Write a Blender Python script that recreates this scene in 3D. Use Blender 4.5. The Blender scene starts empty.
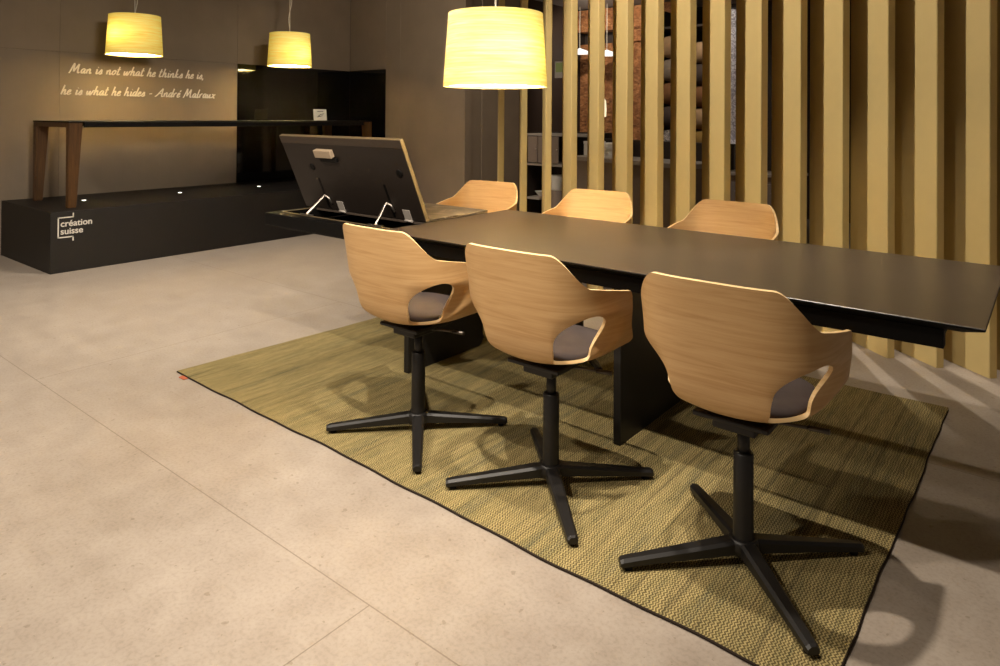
import bpy, bmesh, math, random
from mathutils import Vector, Matrix
random.seed(7)
C = bpy.context.scene.collection
PI = math.pi
sc = bpy.context.scene

# ------------------------------------------------------------------ materials
def srgb(r, g, b):
    f = lambda c: (c/255/12.92) if c/255 <= .04045 else ((c/255+.055)/1.055)**2.4
    return (f(r), f(g), f(b), 1)

class NT:
    """small helper around one material's node tree"""
    def __init__(s, name):
        s.m = bpy.data.materials.new(name); s.m.use_nodes = True
        s.t = s.m.node_tree; s.t.nodes.clear()
        s.out = s.n('ShaderNodeOutputMaterial')
    def n(s, typ, **kw):
        nd = s.t.nodes.new(typ)
        for k, v in kw.items():
            if k.startswith('i_'):
                key = k[2:]; key = int(key) if key.isdigit() else key.replace('_', ' ')
                nd.inputs[key].default_value = v
            else: setattr(nd, k, v)
        return nd
    def l(s, a, b): s.t.links.new(a, b)
    def bsdf(s, col, rough=.5, metal=0, spec=.5):
        b = s.n('ShaderNodeBsdfPrincipled')
        if hasattr(col, 'is_output'): s.l(col, b.inputs['Base Color'])
        else: b.inputs['Base Color'].default_value = col
        if hasattr(rough, 'is_output'): s.l(rough, b.inputs['Roughness'])
        else: b.inputs['Roughness'].default_value = rough
        b.inputs['Metallic'].default_value = metal
        b.inputs['Specular IOR Level'].default_value = spec
        s.l(b.outputs[0], s.out.inputs[0]); s.b = b
        return b
    def coord(s, scale=(1, 1, 1), kind='Object', rot=(0, 0, 0)):
        tc = s.n('ShaderNodeTexCoord'); mp = s.n('ShaderNodeMapping')
        mp.inputs['Scale'].default_value = scale; mp.inputs['Rotation'].default_value = rot
        s.l(tc.outputs[kind], mp.inputs[0]); return mp.outputs[0]
    def noise(s, vec, scale, detail=4, rough=.5, dist=0):
        nn = s.n('ShaderNodeTexNoise'); nn.inputs['Scale'].default_value = scale
        nn.inputs['Detail'].default_value = detail; nn.inputs['Roughness'].default_value = rough
        nn.inputs['Distortion'].default_value = dist
        s.l(vec, nn.inputs['Vector']); return nn.outputs['Fac']
    def ramp(s, fac, stops):
        r = s.n('ShaderNodeValToRGB'); cr = r.color_ramp
        while len(cr.elements) < len(stops): cr.elements.new(.5)
        for e, (p, c) in zip(cr.elements, stops): e.position = p; e.color = c
        s.l(fac, r.inputs[0]); return r.outputs[0]
    def mix(s, a, b, fac, mode='MIX'):
        m = s.n('ShaderNodeMix'); m.data_type = 'RGBA'; m.blend_type = mode
        for sock, v in ((m.inputs[6], a), (m.inputs[7], b), (m.inputs[0], fac)):
            if hasattr(v, 'is_output'): s.l(v, sock)
            else: sock.default_value = v
        return m.outputs[2]
    def math(s, op, a, b=0):
        m = s.n('ShaderNodeMath', operation=op)
        for sock, v in zip(m.inputs, (a, b)):
            if hasattr(v, 'is_output'): s.l(v, sock)
            else: sock.default_value = v
        return m.outputs[0]
    def bump(s, h, strength=.2, dist=.002):
        b = s.n('ShaderNodeBump'); b.inputs['Strength'].default_value = strength
        b.inputs['Distance'].default_value = dist
        s.l(h, b.inputs['Height']); s.l(b.outputs[0], s.b.inputs['Normal'])

def simple(name, col, rough=.5, metal=0, spec=.5, var=.0):
    t = NT(name)
    if var:
        f = t.noise(t.coord(), 14, 5)
        c2 = tuple(min(1, c*(1+var)) for c in col[:3])+(1,); c1 = tuple(c*(1-var) for c in col[:3])+(1,)
        t.bsdf(t.ramp(f, [(.3, c1), (.7, c2)]), rough, metal, spec)
    else:
        t.bsdf(col, rough, metal, spec)
    return t.m

def make_floor():
    t = NT('cement_tile')
    v = t.coord()
    big = t.noise(v, 1.1, 6, .6, .4); mid = t.noise(v, 7, 8, .65); fine = t.noise(v, 90, 3, .6)
    c = t.ramp(big, [(.3, srgb(142, 129, 117)), (.7, srgb(166, 154, 142))])
    c = t.mix(c, t.ramp(mid, [(.35, srgb(132, 120, 108)), (.7, srgb(172, 162, 150))]), .45)
    c = t.mix(c, t.ramp(fine, [(.3, srgb(120, 108, 96)), (.55, srgb(175, 163, 150))]), .22)
    pits = t.noise(v, 38, 2, .5)
    c = t.mix(c, srgb(120, 106, 90), t.math('MULTIPLY', t.math('GREATER_THAN', pits, .70), .5))
    # joints of big tiles, running along the dining table with half offset
    br = t.n('ShaderNodeTexBrick'); br.offset = .5
    br.inputs['Scale'].default_value = 1; br.inputs['Mortar Size'].default_value = .0022
    br.inputs['Brick Width'].default_value = 4.8; br.inputs['Row Height'].default_value = 1.8
    br.inputs['Mortar Smooth'].default_value = .2
    mp = t.n('ShaderNodeMapping'); mp.inputs['Location'].default_value = (1.385, 2.4, 0)
    tc = t.n('ShaderNodeTexCoord'); t.l(tc.outputs['Object'], mp.inputs[0]); t.l(mp.outputs[0], br.inputs['Vector'])
    c = t.mix(c, srgb(104, 90, 74), t.math('MULTIPLY', br.outputs['Fac'], .6))
    rg = t.ramp(mid, [(.3, (.42, .42, .42, 1)), (.7, (.6, .6, .6, 1))])
    t.bsdf(c, rg, 0, .35); t.bump(t.mix(mid, fine, .5), .10, .002)
    return t.m

def make_wood(name, base, dark, light, vert=False, rough=.42):
    """veneer with long horizontal grain (grain runs in plan, so it follows the bent shell)"""
    t = NT(name)
    sx = (2.2, 2.2, 46) if not vert else (46, 46, 2.2)
    v = t.coord(sx)
    g1 = t.noise(v, 1.6, 6, .62, .8)
    v2 = t.coord((5, 5, 190) if not vert else (190, 190, 5))
    g2 = t.noise(v2, 1.5, 3, .6)
    c = t.ramp(g1, [(.28, dark), (.5, base), (.74, light)])
    c = t.mix(c, dark, t.math('MULTIPLY', t.math('SUBTRACT', g2, .42), .55))
    t.bsdf(c, rough, 0, .35); t.bump(g2, .05, .001)
    return t.m

def make_rug():
    t = NT('chevron_weave_rug')
    tc = t.n('ShaderNodeTexCoord'); sep = t.n('ShaderNodeSeparateXYZ'); t.l(tc.outputs['Object'], sep.inputs[0])
    x, y = sep.outputs[0], sep.outputs[1]
    # chevrons, slightly irregular like hand weaving
    wob = t.noise(t.coord(), 22, 2, .5)
    xx = t.math('ADD', x, t.math('MULTIPLY', wob, .016)); yy = t.math('ADD', y, t.math('MULTIPLY', t.noise(t.coord(), 9, 2, .5), .03))
    tri = t.math('ABSOLUTE', t.math('SUBTRACT', t.math('FRACT', t.math('MULTIPLY', yy, 1/.0145)), .5))
    ph = t.math('FRACT', t.math('ADD', t.math('MULTIPLY', xx, 1/.0088), t.math('MULTIPLY', tri, 1.25)))
    line = t.ramp(ph, [(.40, (0, 0, 0, 1)), (.56, (1, 1, 1, 1))])
    # bands of dyed yarn across the rug
    v = t.coord((1, .07, 1)); b1 = t.noise(v, 8, 8, .82); v2 = t.coord((1, .10, 1)); b2 = t.noise(v2, 60, 5, .75)
    pal = [(.30, srgb(58, 58, 50)), (.40, srgb(94, 94, 78)), (.46, srgb(128, 116, 72)), (.53, srgb(162, 142, 94)), (.60, srgb(116, 100, 66)), (.70, srgb(84, 88, 82))]
    c = t.ramp(b1, pal)
    c = t.mix(c, t.ramp(b2, [(.32, srgb(62, 60, 46)), (.48, srgb(132, 114, 74)), (.60, srgb(176, 154, 104)), (.72, srgb(82, 76, 52))]), .55)
    blot = t.noise(t.coord(), 110, 3, .7)
    c = t.mix(c, srgb(196, 182, 124), t.math('MULTIPLY', t.math('GREATER_THAN', blot, .60), .35))
    dk = t.mix(c, srgb(38, 33, 22), .74)
    c = t.mix(t.mix(c, srgb(206, 192, 138), .22), dk, t.math('MULTIPLY', line, .92))
    # thin dark weft lines
    w = t.noise(t.coord((1, .01, 1)), 55, 0, 0)
    c = t.mix(c, srgb(40, 38, 34), t.math('MULTIPLY', t.math('GREATER_THAN', w, .74), .3))
    t.bsdf(c, .95, 0, .1); t.bump(t.mix(line, blot, .4), .5, .003)
    return t.m

def make_shade():
    t = NT('lit_veneer_shade')
    v = t.coord((1, 1, 26)); g = t.noise(v, 3.2, 6, .65, .3)
    c = t.ramp(g, [(.3, srgb(228, 205, 110)), (.5, srgb(243, 226, 146)), (.72, srgb(252, 242, 180))])
    tr = t.n('ShaderNodeBsdfTranslucent'); t.l(t.mix(c, (1, .88, .5, 1), 1.0, 'MULTIPLY'), tr.inputs[0])
    df = t.n('ShaderNodeBsdfDiffuse'); t.l(c, df.inputs[0])
    ms = t.n('ShaderNodeMixShader'); ms.inputs[0].default_value = .0036
    t.l(df.outputs[0], ms.inputs[1]); t.l(tr.outputs[0], ms.inputs[2])
    em = t.n('ShaderNodeEmission'); em.inputs[1].default_value = SHADE_EMIT; t.l(t.mix(c, (1, .88, .28, 1), 1.0, 'MULTIPLY'), em.inputs[0])
    ad = t.n('ShaderNodeAddShader'); t.l(ms.outputs[0], ad.inputs[0]); t.l(em.outputs[0], ad.inputs[1])
    t.l(ad.outputs[0], t.out.inputs[0])
    return t.m

def emit(name, col, s):
    t = NT(name); e = t.n('ShaderNodeEmission'); e.inputs[0].default_value = col; e.inputs[1].default_value = s
    t.l(e.outputs[0], t.out.inputs[0]); return t.m

def make_wall():
    t = NT('taupe_panel')
    v = t.coord((1, 1, 1)); f = t.noise(v, 3, 5); g = t.noise(t.coord((60, 60, 1.5)), 1, 3)
    c = t.ramp(f, [(.3, srgb(128, 113, 96)), (.7, srgb(136, 121, 103))])
    c = t.mix(c, srgb(124, 110, 93), t.math('MULTIPLY', t.math('GREATER_THAN', g, .6), .12))
    t.bsdf(c, .55, 0, .3); return t.m

def make_brick():
    t = NT('rough_orange_stone')
    v = t.coord()
    vo = t.n('ShaderNodeTexVoronoi'); vo.inputs['Scale'].default_value = 26; t.l(t.coord((1, 1, 1.8)), vo.inputs['Vector'])
    f = t.noise(v, 11, 6, .7)
    c = t.ramp(vo.outputs['Color'], [(.1, srgb(74, 46, 28)), (.5, srgb(128, 84, 52)), (.9, srgb(172, 126, 84))])
    c = t.mix(c, t.ramp(f, [(.35, srgb(84, 48, 26)), (.65, srgb(176, 118, 72))]), .5)
    t.bsdf(c, .85, 0, .2); t.bump(vo.outputs['Distance'], .6, .02); return t.m

def make_pattern(name, a, b, scale):
    t = NT(name)
    f = t.noise(t.coord(), scale, 4, .6, 1.5)
    t.bsdf(t.ramp(f, [(.42, a), (.55, b)]), .9, 0, .1); return t.m

def make_table():
    t = NT('dark_table_laminate')
    f = t.noise(t.coord((3, 3, 3)), 2.0, 4)
    c = t.ramp(f, [(.3, srgb(63, 54, 47)), (.7, srgb(68, 59, 51))])
    t.bsdf(c, .33, 0, .55); return t.m

def make_slate():
    t = NT('cloudy_grey_slate')
    v = t.coord((1, 1, 1)); f = t.noise(v, 6.5, 6, .62, 1.2)
    c = t.ramp(f, [(.33, srgb(56, 49, 43)), (.5, srgb(76, 67, 59)), (.62, srgb(118, 107, 95)), (.72, srgb(74, 66, 58))])
    t.bsdf(c, .45, 0, .4); return t.m

def make_milk():
    t = NT('milky_diffuser')
    tr = t.n('ShaderNodeBsdfTranslucent'); tr.inputs[0].default_value = (.95, .90, .78, 1)
    em = t.n('ShaderNodeEmission'); em.inputs[0].default_value = (1, .9, .66, 1); em.inputs[1].default_value = .25
    ad = t.n('ShaderNodeAddShader'); t.l(tr.outputs[0], ad.inputs[0]); t.l(em.outputs[0], ad.inputs[1]); t.l(ad.outputs[0], t.out.inputs[0])
    return t.m
SHADE_EMIT = .17
M = dict(
    floor=make_floor(), wall=make_wall(), table=make_table(), slate=make_slate(), rug=make_rug(), shade=make_shade(),
    oak=make_wood('oak_veneer', srgb(194, 156, 107), srgb(178, 138, 89), srgb(204, 168, 121)),
    ply=make_wood('pale_ply_edge', srgb(226, 196, 146), srgb(206, 172, 120), srgb(238, 212, 168)),
    walnut=make_wood('walnut', srgb(76, 48, 18), srgb(54, 33, 11), srgb(90, 59, 24), vert=True),
    black=simple('black_powder_coat', srgb(24, 22, 21), .45, 0, .4, .06),
    blackgloss=simple('black_glass', srgb(10, 9, 9), .06, 0, .5),
    darkedge=simple('black_table_edge', srgb(10, 9, 8), .5, 0, .15),
    podium=simple('dark_brown_podium', srgb(21, 17, 14), .5, 0, .4, .05),
    gold=simple('khaki_gold_lacquer', srgb(200, 178, 122), .6, 0, .3, .02),
    pad=simple('grey_brown_seat_cloth', srgb(68, 60, 58), .9, 0, .1, .10),
    metal=simple('brushed_steel', srgb(176, 168, 158), .32, 1.0, .5),
    flap=simple('brown_flap_back', srgb(34, 27, 22), .5, 0, .3, .03),
    alu=simple('beige_flap_edge', srgb(98, 84, 62), .45, 0, .4), strip=simple('brown_flap_border', srgb(56, 46, 37), .45, 0, .3), latch=simple('pale_latch', srgb(150, 132, 110), .45, 0, .4), levermetal=simple('dark_steel', srgb(92, 86, 80), .4, 1.0, .5),
    white=simple('white_lacquer', srgb(238, 234, 226), .5, 0, .4),
    letter=simple('white_lettering', srgb(246, 238, 224), .6, 0, .3),
    logo=simple('pale_grey_lettering', srgb(206, 200, 190), .6, 0, .3),
    binding=simple('dark_rug_binding', srgb(46, 38, 32), .9, 0, .1, .1),
    redtag=simple('rust_red_tag', srgb(168, 84, 52), .8),
    cable=simple('pale_cable', srgb(214, 206, 188), .5),
    ceiling=simple('grey_ceiling', srgb(150, 142, 134), .8, 0, .2),
    dark=simple('dark_brown_wall', srgb(50, 40, 34), .6, 0, .3, .04),
    taupe=simple('taupe_counter_front', srgb(128, 114, 104), .6, 0, .3),
    greyshelf=simple('grey_shelf', srgb(150, 142, 134), .5),
    brick=make_brick(),
    curtainm=make_pattern('white_grey_printed_cloth', srgb(240, 238, 242), srgb(168, 162, 172), 34),
    bulb=emit('lamp_bulb', (1, .80, .5, 1), 60),
    spot=emit('floor_spot_lens', (1, .92, .78, 1), 9),
    saucer=emit('white_saucer_lamp', (1, .95, .86, 1), 1.3),
    diffuser=emit('lamp_diffuser', (1, .86, .55, 1), 1.15), milk=make_milk(),
    pictureg=simple('green_picture', srgb(126, 140, 84), .6),
)
CUSH = [simple('cushion_%s' % n, srgb(*c), .9, 0, .1, .12) for n, c in
        dict(sand=(150, 122, 92), rust=(110, 76, 50), stone=(120, 108, 96), charcoal=(66, 56, 52), ochre=(132, 104, 56)).items()]
CUSH.append(make_pattern('cushion_print', srgb(170, 164, 160), srgb(70, 64, 66), 46))

# ------------------------------------------------------------------ mesh helpers
class MB:
    def __init__(s): s.bm = bmesh.new()
    def box(s, x0, x1, y0, y1, z0, z1, bev=0, mat=0, seg=2):
        b = bmesh.new(); bmesh.ops.create_cube(b, size=1)
        for v in b.verts:
            v.co = Vector(((x0+x1)/2+v.co.x*(x1-x0), (y0+y1)/2+v.co.y*(y1-y0), (z0+z1)/2+v.co.z*(z1-z0)))
        if bev: bmesh.ops.bevel(b, geom=b.edges[:], offset=bev, segments=seg, profile=.5, affect='EDGES')
        return s.add(b, mat)
    def add(s, b, mat=0, mtx=None):
        if mtx is not None: bmesh.ops.transform(b, matrix=mtx, verts=b.verts)
        mp = {v: s.bm.verts.new(v.co) for v in b.verts}
        for f in b.faces:
            try:
                nf = s.bm.faces.new([mp[v] for v in f.verts]); nf.material_index = mat or f.material_index; nf.smooth = f.smooth
            except ValueError: pass
        b.free(); return s
    def poly(s, pts, mat=0):
        s.bm.faces.new([s.bm.verts.new(p) for p in pts]).material_index = mat; return s
    def prism(s, outline, z0, z1, bev=0, mat=0, axis='z'):
        """outline (a,b) extruded along axis"""
        b = bmesh.new()
        def P(a, c, z): return (a, c, z) if axis == 'z' else ((z, a, c) if axis == 'x' else (a, z, c))
        lo = [b.verts.new(P(p[0], p[1], z0)) for p in outline]; hi = [b.verts.new(P(p[0], p[1], z1)) for p in outline]
        n = len(outline)
        b.faces.new(lo[::-1]); b.faces.new(hi)
        for i in range(n): b.faces.new((lo[i], lo[(i+1) % n], hi[(i+1) % n], hi[i]))
        bmesh.ops.recalc_face_normals(b, faces=b.faces[:])
        if bev: bmesh.ops.bevel(b, geom=b.edges[:], offset=bev, segments=2, profile=.5, affect='EDGES')
        return s.add(b, mat)
    def lathe(s, prof, n=32, mat=0, cap=True, center=(0, 0, 0), smooth=True):
        cx, cy, cz = center; rings = []
        for r, z in prof:
            rings.append([s.bm.verts.new((cx+r*math.cos(2*PI*i/n), cy+r*math.sin(2*PI*i/n), cz+z)) for i in range(n)])
        for a, b in zip(rings, rings[1:]):
            for i in range(n):
                f = s.bm.faces.new((a[i], a[(i+1) % n], b[(i+1) % n], b[i])); f.smooth = smooth; f.material_index = mat
        if cap:
            for rg, rev in ((rings[0], True), (rings[-1], False)):
                try: s.bm.faces.new(rg[::-1] if rev else rg).material_index = mat
                except ValueError: pass
        return s
    def tube(s, pts, r, n=8, mat=0):
        pts = [Vector(p) for p in pts]; rings = []
        for i, p in enumerate(pts):
            d = (pts[min(i+1, len(pts)-1)]-pts[max(i-1, 0)]).normalized()
            a = d.orthogonal().normalized() if i == 0 else (pa - d*pa.dot(d)).normalized()
            pa = a; b = d.cross(a)
            rr = r[i] if isinstance(r, (list, tuple)) else r
            rings.append([s.bm.verts.new(p+a*rr*math.cos(2*PI*k/n)+b*rr*math.sin(2*PI*k/n)) for k in range(n)])
        for a, b in zip(rings, rings[1:]):
            for i in range(n):
                f = s.bm.faces.new((a[i], a[(i+1) % n], b[(i+1) % n], b[i])); f.smooth = True; f.material_index = mat
        s.bm.faces.new(rings[0][::-1]).material_index = mat; s.bm.faces.new(rings[-1]).material_index = mat
        return s
    def build(s, name, mats, parent=None, loc=(0, 0, 0), rot=(0, 0, 0), recalc=True):
        if recalc: bmesh.ops.recalc_face_normals(s.bm, faces=s.bm.faces[:])
        me = bpy.data.meshes.new(name); s.bm.to_mesh(me); s.bm.free()
        for m in (mats if isinstance(mats, (list, tuple)) else [mats]): me.materials.append(m)
        o = bpy.data.objects.new(name, me); C.objects.link(o)
        o.location = loc; o.rotation_euler = rot
        if parent: o.parent = parent
        return o

def tag(o, label=None, cat=None, group=None, kind=None):
    if label: o['label'] = label
    if cat: o['category'] = cat
    if group: o['group'] = group
    if kind: o['kind'] = kind
    return o
def thing(name, label, cat, loc=(0, 0, 0), rz=0, group=None):
    o = bpy.data.objects.new(name, None); C.objects.link(o)
    o.empty_display_size = .1; o.location = loc; o.rotation_euler = (0, 0, rz)
    return tag(o, label, cat, group)
def dup(root, loc, rz=0, label=None):
    r = root.copy(); C.objects.link(r); r.location = loc; r.rotation_euler = (0, 0, rz)
    if label: r['label'] = label
    for ch in list(root.children):
        c = ch.copy(); C.objects.link(c); c.parent = r
        for g in list(ch.children):
            d = g.copy(); C.objects.link(d); d.parent = c
    return r
def struct(mb, name, mat, **k): return tag(mb.build(name, mat, **k), kind='structure')

# ------------------------------------------------------------------ key places (metres; table runs along x, camera above the origin)
WX, WY = -7.33, 5.94             # side wall plane, end wall plane
CEIL = 2.80
POD_X, POD_Y, POD_H = -6.155, 2.04, .485

# ------------------------------------------------------------------ setting
struct(MB().box(-9.2, 3.2, -2.6, 9.4, -.06, 0), 'floor', M['floor'])
struct(MB().box(-9.2, 3.2, -2.6, 9.4, CEIL, CEIL+.06), 'ceiling', M['ceiling'])
# side wall of taupe panels, with open joints: built as panels standing on a dark backing
w = MB(); w.box(WX-.15, WX-.012, -2.0, WY+.1, 0, CEIL, mat=1)
J = .0006
def wpanel(y0, y1, z0, z1): w.box(WX-.013, WX, y0+J, y1-J, z0+J, z1-J, .0015, 0, 1)
for (y0, y1) in ((-2, .2), (.2, 2.49), (2.49, 4.31), (4.31, WY)):
    if y0 == 4.31: wpanel(y0, y1, 1.849, CEIL)
    else:
        wpanel(y0, y1, 0, 1.849); wpanel(y0, y1, 1.849, CEIL)
struct(w, 'wall_left', [M['wall'], M['dark']])
w = MB(); w.box(WX, -5.2805, WY+.012, WY+.12, 0, CEIL, mat=0)
def bpanel(x0, x1, z0, z1): w.box(x0+J, x1-J, WY, WY+.013, z0+J, z1-J, .0015, 0, 1)
bpanel(WX, -6.625, 1.856, CEIL); bpanel(-6.625, -6.36, 0, CEIL); bpanel(-6.36, -5.28, 0, CEIL)
struct(w, 'wall_back', [M['wall'], M['dark']])
# return of the end wall beside the slat screen: recess and pier
w = MB(); w.box(-5.40, -5.292, WY+.02, 6.24, 0, CEIL, .002, 0); w.box(-5.40, -5.28, 6.245, 6.97, 0, CEIL, .003, 0)
w.box(-5.40, -5.35, 6.975, 9.19, 0, CEIL, 0, 1)
struct(w, 'wall_return', [M['wall'], M['dark']])
struct(MB().box(-5.40, 3.2, 9.2, 9.32, 0, CEIL), 'wall_rear', M['dark'])

# black glass cladding in the corner behind the podium
for lab, bx in (('glossy black glass sheet on the taupe side wall behind the tall table', (0, .008, 4.31-WY, -.0095)),
                ('narrower black glass sheet on the end wall in the podium corner', (.009, -6.625-WX, -.009, -.001))):
    g = MB(); g.box(bx[0]+.001, bx[1]+.001, bx[2], bx[3], 0, 1.849-POD_H, .001)
    tag(g.build('black_glass_sheet', M['blackgloss'], None, (WX, WY, POD_H+.001)), lab, 'wall cladding', 'black glass wall sheets')

# ------------------------------------------------------------------ podium
p = thing('podium', 'low dark brown display podium in the corner carrying the tall table', 'podium', (POD_X, POD_Y, 0))
MB().box(WX-POD_X+.001, 0, 0, WY-POD_Y-.0005, 0, POD_H, .003).build('platform', M['podium'], p)
for (x, y) in ((-6.808, 2.521), (-6.792, 3.388), (-6.756, 4.241)):
    s = MB(); s.lathe([(.024, 0.0002), (.023, .001), (.0175, .0012)], 20); rim = s.build('recessed_spot', M['metal'], p, (x-POD_X, y-POD_Y, POD_H))
    MB().lathe([(.017, .0014), (.012, .0017), (.0005, .0018)], 16).build('lens', M['spot'], rim)

def text_mesh(s, size, name, mat, parent=None, bold=.0):
    cu = bpy.data.curves.new('t', 'FONT'); cu.body = s; cu.size = size; cu.extrude = .0006; cu.offset = bold
    cu.space_line = .82
    o = bpy.data.objects.new('t', cu); C.objects.link(o)
    bpy.context.view_layer.update()
    me = bpy.data.meshes.new_from_object(o.evaluated_get(bpy.context.evaluated_depsgraph_get()))
    bpy.data.objects.remove(o); bpy.data.curves.remove(cu)
    me.name = name; me.materials.clear(); me.materials.append(mat)
    r = bpy.data.objects.new(name, me); C.objects.link(r); r.parent = parent
    return r
# emblem on the podium front: open bracket and two words
lg = MB()
def lbar(y0, z0, y1, z1): lg.box(0, .0015, min(y0, y1), max(y0, y1), min(z0, z1), max(z0, z1))
T = .009
lbar(.050, .282-.006, .050+T, .442); lbar(.050, .442-T, .166, .442); lbar(.157, .442-T, .166, .470)
lbar(.050, .276, .166, .276+T); lbar(.157, .246, .166, .276+T)
em = lg.build('emblem', M['logo'], p, (.0005, 0, 0))
for s_, z in (('création', .366), ('suisse', .305)):
    tx = text_mesh(s_, .070, 'lettering', M['logo'], em, .0012)
    tx.rotation_euler = (PI/2, 0, PI/2); tx.location = (0.0012, .070, z)

# ------------------------------------------------------------------ handwritten quotation on the side wall
G = {  # strokes on a grid: x-height .5, ascender 1
 'M': (1.25, [[(0, .0), (.12, .1), (.30, .95), (.36, .98)], [(.36, .98), (.50, .15)], [(.50, .15), (.86, .98)], [(.86, .98), (.94, .2), (1.05, .02), (1.18, .12)]]),
 'A': (1.0, [[(-.05, .02), (.2, .2), (.72, .98)], [(.72, .98), (.78, .2), (.88, .02), (.98, .1)], [(.28, .36), (.8, .40)]]),
 'a': (.56, [[(.42, .44), (.22, .5), (.05, .28), (.1, .05), (.26, .06), (.42, .44)], [(.42, .46), (.40, .1), (.48, .02), (.58, .12)]]),
 'n': (.62, [[(.04, .46), (.10, .0)], [(.09, .28), (.28, .50), (.38, .42), (.40, .08), (.48, .01), (.62, .12)]]),
 'i': (.32, [[(.04, .42), (.12, .46), (.12, .08), (.20, .01), (.32, .12)], [(.15, .70), (.18, .74)]]),
 's': (.46, [[(.0, .06), (.26, .52)], [(.26, .52), (.34, .2), (.24, .0), (.06, .04)], [(.24, .0), (.46, .12)]]),
 'o': (.52, [[(.26, .5), (.06, .34), (.08, .06), (.24, .02), (.40, .22), (.34, .46), (.24, .5), (.30, .40), (.52, .42)]]),
 't': (.42, [[(.16, .92), (.10, .14), (.18, .01), (.40, .12)], [(-.04, .58), (.36, .62)]]),
 'w': (.78, [[(.04, .46), (.06, .08), (.18, .03), (.36, .42)], [(.36, .46), (.38, .08), (.50, .03), (.68, .48), (.80, .42)]]),
 'h': (.60, [[(.12, 1.0), (.06, .0)], [(.08, .26), (.28, .50), (.38, .42), (.38, .08), (.46, .01), (.60, .12)]]),
 'e': (.44, [[(.06, .22), (.28, .30), (.30, .46), (.18, .50), (.05, .30), (.08, .05), (.22, .01), (.44, .14)]]),
 'k': (.58, [[(.12, 1.0), (.06, .0)], [(.08, .24), (.34, .48)], [(.14, .28), (.36, .03), (.56, .12)]]),
 'd': (.58, [[(.40, .44), (.20, .5), (.04, .28), (.08, .05), (.24, .05), (.42, .40)], [(.50, 1.0), (.42, .1), (.48, .02), (.58, .12)]]),
 'r': (.46, [[(.04, .44), (.10, .0)], [(.09, .28), (.24, .50), (.40, .46)]]),
 'l': (.32, [[(.14, 1.0), (.08, .12), (.16, .01), (.32, .14)]]),
 'u': (.62, [[(.04, .46), (.06, .10), (.18, .02), (.38, .40)], [(.40, .48), (.40, .1), (.48, .01), (.62, .12)]]),
 'x': (.54, [[(.02, .42), (.14, .46), (.36, .02), (.50, .08)], [(.48, .48), (.02, .02)]]),
 '-': (.5, [[(.06, .30), (.42, .34)]]), ',': (.22, [[(.10, .06), (.02, -.16)]]), '.': (.22, [[(.06, .02), (.10, .06)]]), ' ': (.34, []),
}
G['é'] = (G['e'][0], G['e'][1]+[[(.24, .66), (.38, .82)]])
def spline(pts, n=6):
    if len(pts) < 3: return [Vector(p) for p in pts]
    P = [Vector(pts[0])]+[Vector(p) for p in pts]+[Vector(pts[-1])]; out = []
    for i in range(1, len(P)-2):
        for k in range(n):
            t = k/n
            out.append(.5*((2*P[i])+(P[i+1]-P[i-1])*t+(2*P[i-1]-5*P[i]+4*P[i+1]-P[i+2])*t*t+(-P[i-1]+3*P[i]-3*P[i+1]+P[i+2])*t**3))
    out.append(Vector(pts[-1])); return out
def script_line(s, y0, y1, z, cap, par):
    adv = sum(G[c][0]+.05 for c in s); sx = (y1-y0)/adv; x = 0; mb = MB()
    for ch in s:
        wd, strokes = G[ch]; dep = 0
        for st in strokes:
            pts = [Vector((p.x*sx+x, p.y*cap)) for p in spline([Vector(q) for q in st])]
            pts = [Vector((p.x+.32*p.y, p.y)) for p in pts]      # slant
            L = []
            for i, p in enumerate(pts):
                d = (pts[min(i+1, len(pts)-1)]-pts[max(i-1, 0)]).normalized(); nn = Vector((-d.y, d.x))
                hw = cap*(.048+.034*abs(d.y))                    # brush: thick down strokes
                L.append((p+nn*hw, p-nn*hw))
            for k, ((a, b), (c, d)) in enumerate(zip(L, L[1:])):
                z0, z1 = dep+k*4e-5, dep+(k+1)*4e-5           # vinyl laid stroke over stroke
                mb.poly([(z0, a.x, a.y), (z0, b.x, b.y), (z1, d.x, d.y), (z1, c.x, c.y)])
            dep += .0004
        x += (wd+.05)*sx
    return mb.build('lettering', M['letter'], par, (0.0012, y0, z), recalc=False)
q = thing('wall_quotation', 'two lines of white brush script lettering on the taupe wall', 'lettering', (WX, 0, 0))
script_line('Man is not what he thinks he is,', 2.565, 3.912, 1.655, .090, q)
script_line('he is what he hides - André Malraux', 2.50, 4.04, 1.447, .090, q)

# ------------------------------------------------------------------ tall table on the podium
BX0, BX1, BY0, BY1, BZ = -7.13, -6.31, 2.215, 5.45, 1.20
b = thing('display_table', 'tall table with black top and tapered walnut legs standing on the podium', 'table', (BX0, BY0, POD_H+.002))
hh = BZ-POD_H
MB().prism([(0, hh-.012), (BX1-BX0, hh-.012), (BX1-BX0, hh), (0, hh)], 0, BY1-BY0, .002, 0, 'y').build('tabletop', M['darkedge'], b)
ap = MB(); ap.box(BX1-BX0-.03, BX1-BX0-.002, .125, BY1-BY0-.125, hh-.052, hh-.0125, .002)
ap.box(.002, .03, .125, BY1-BY0-.125, hh-.052, hh-.0125, .002); ap.build('side_rail', M['darkedge'], b)
for yy in (.004, BY1-BY0-.044):
    MB().box(.0725, BX1-BX0-.0725, yy, yy+.04, hh-.05, hh-.0125, .002).build('end_rail', M['walnut'], b)
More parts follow.
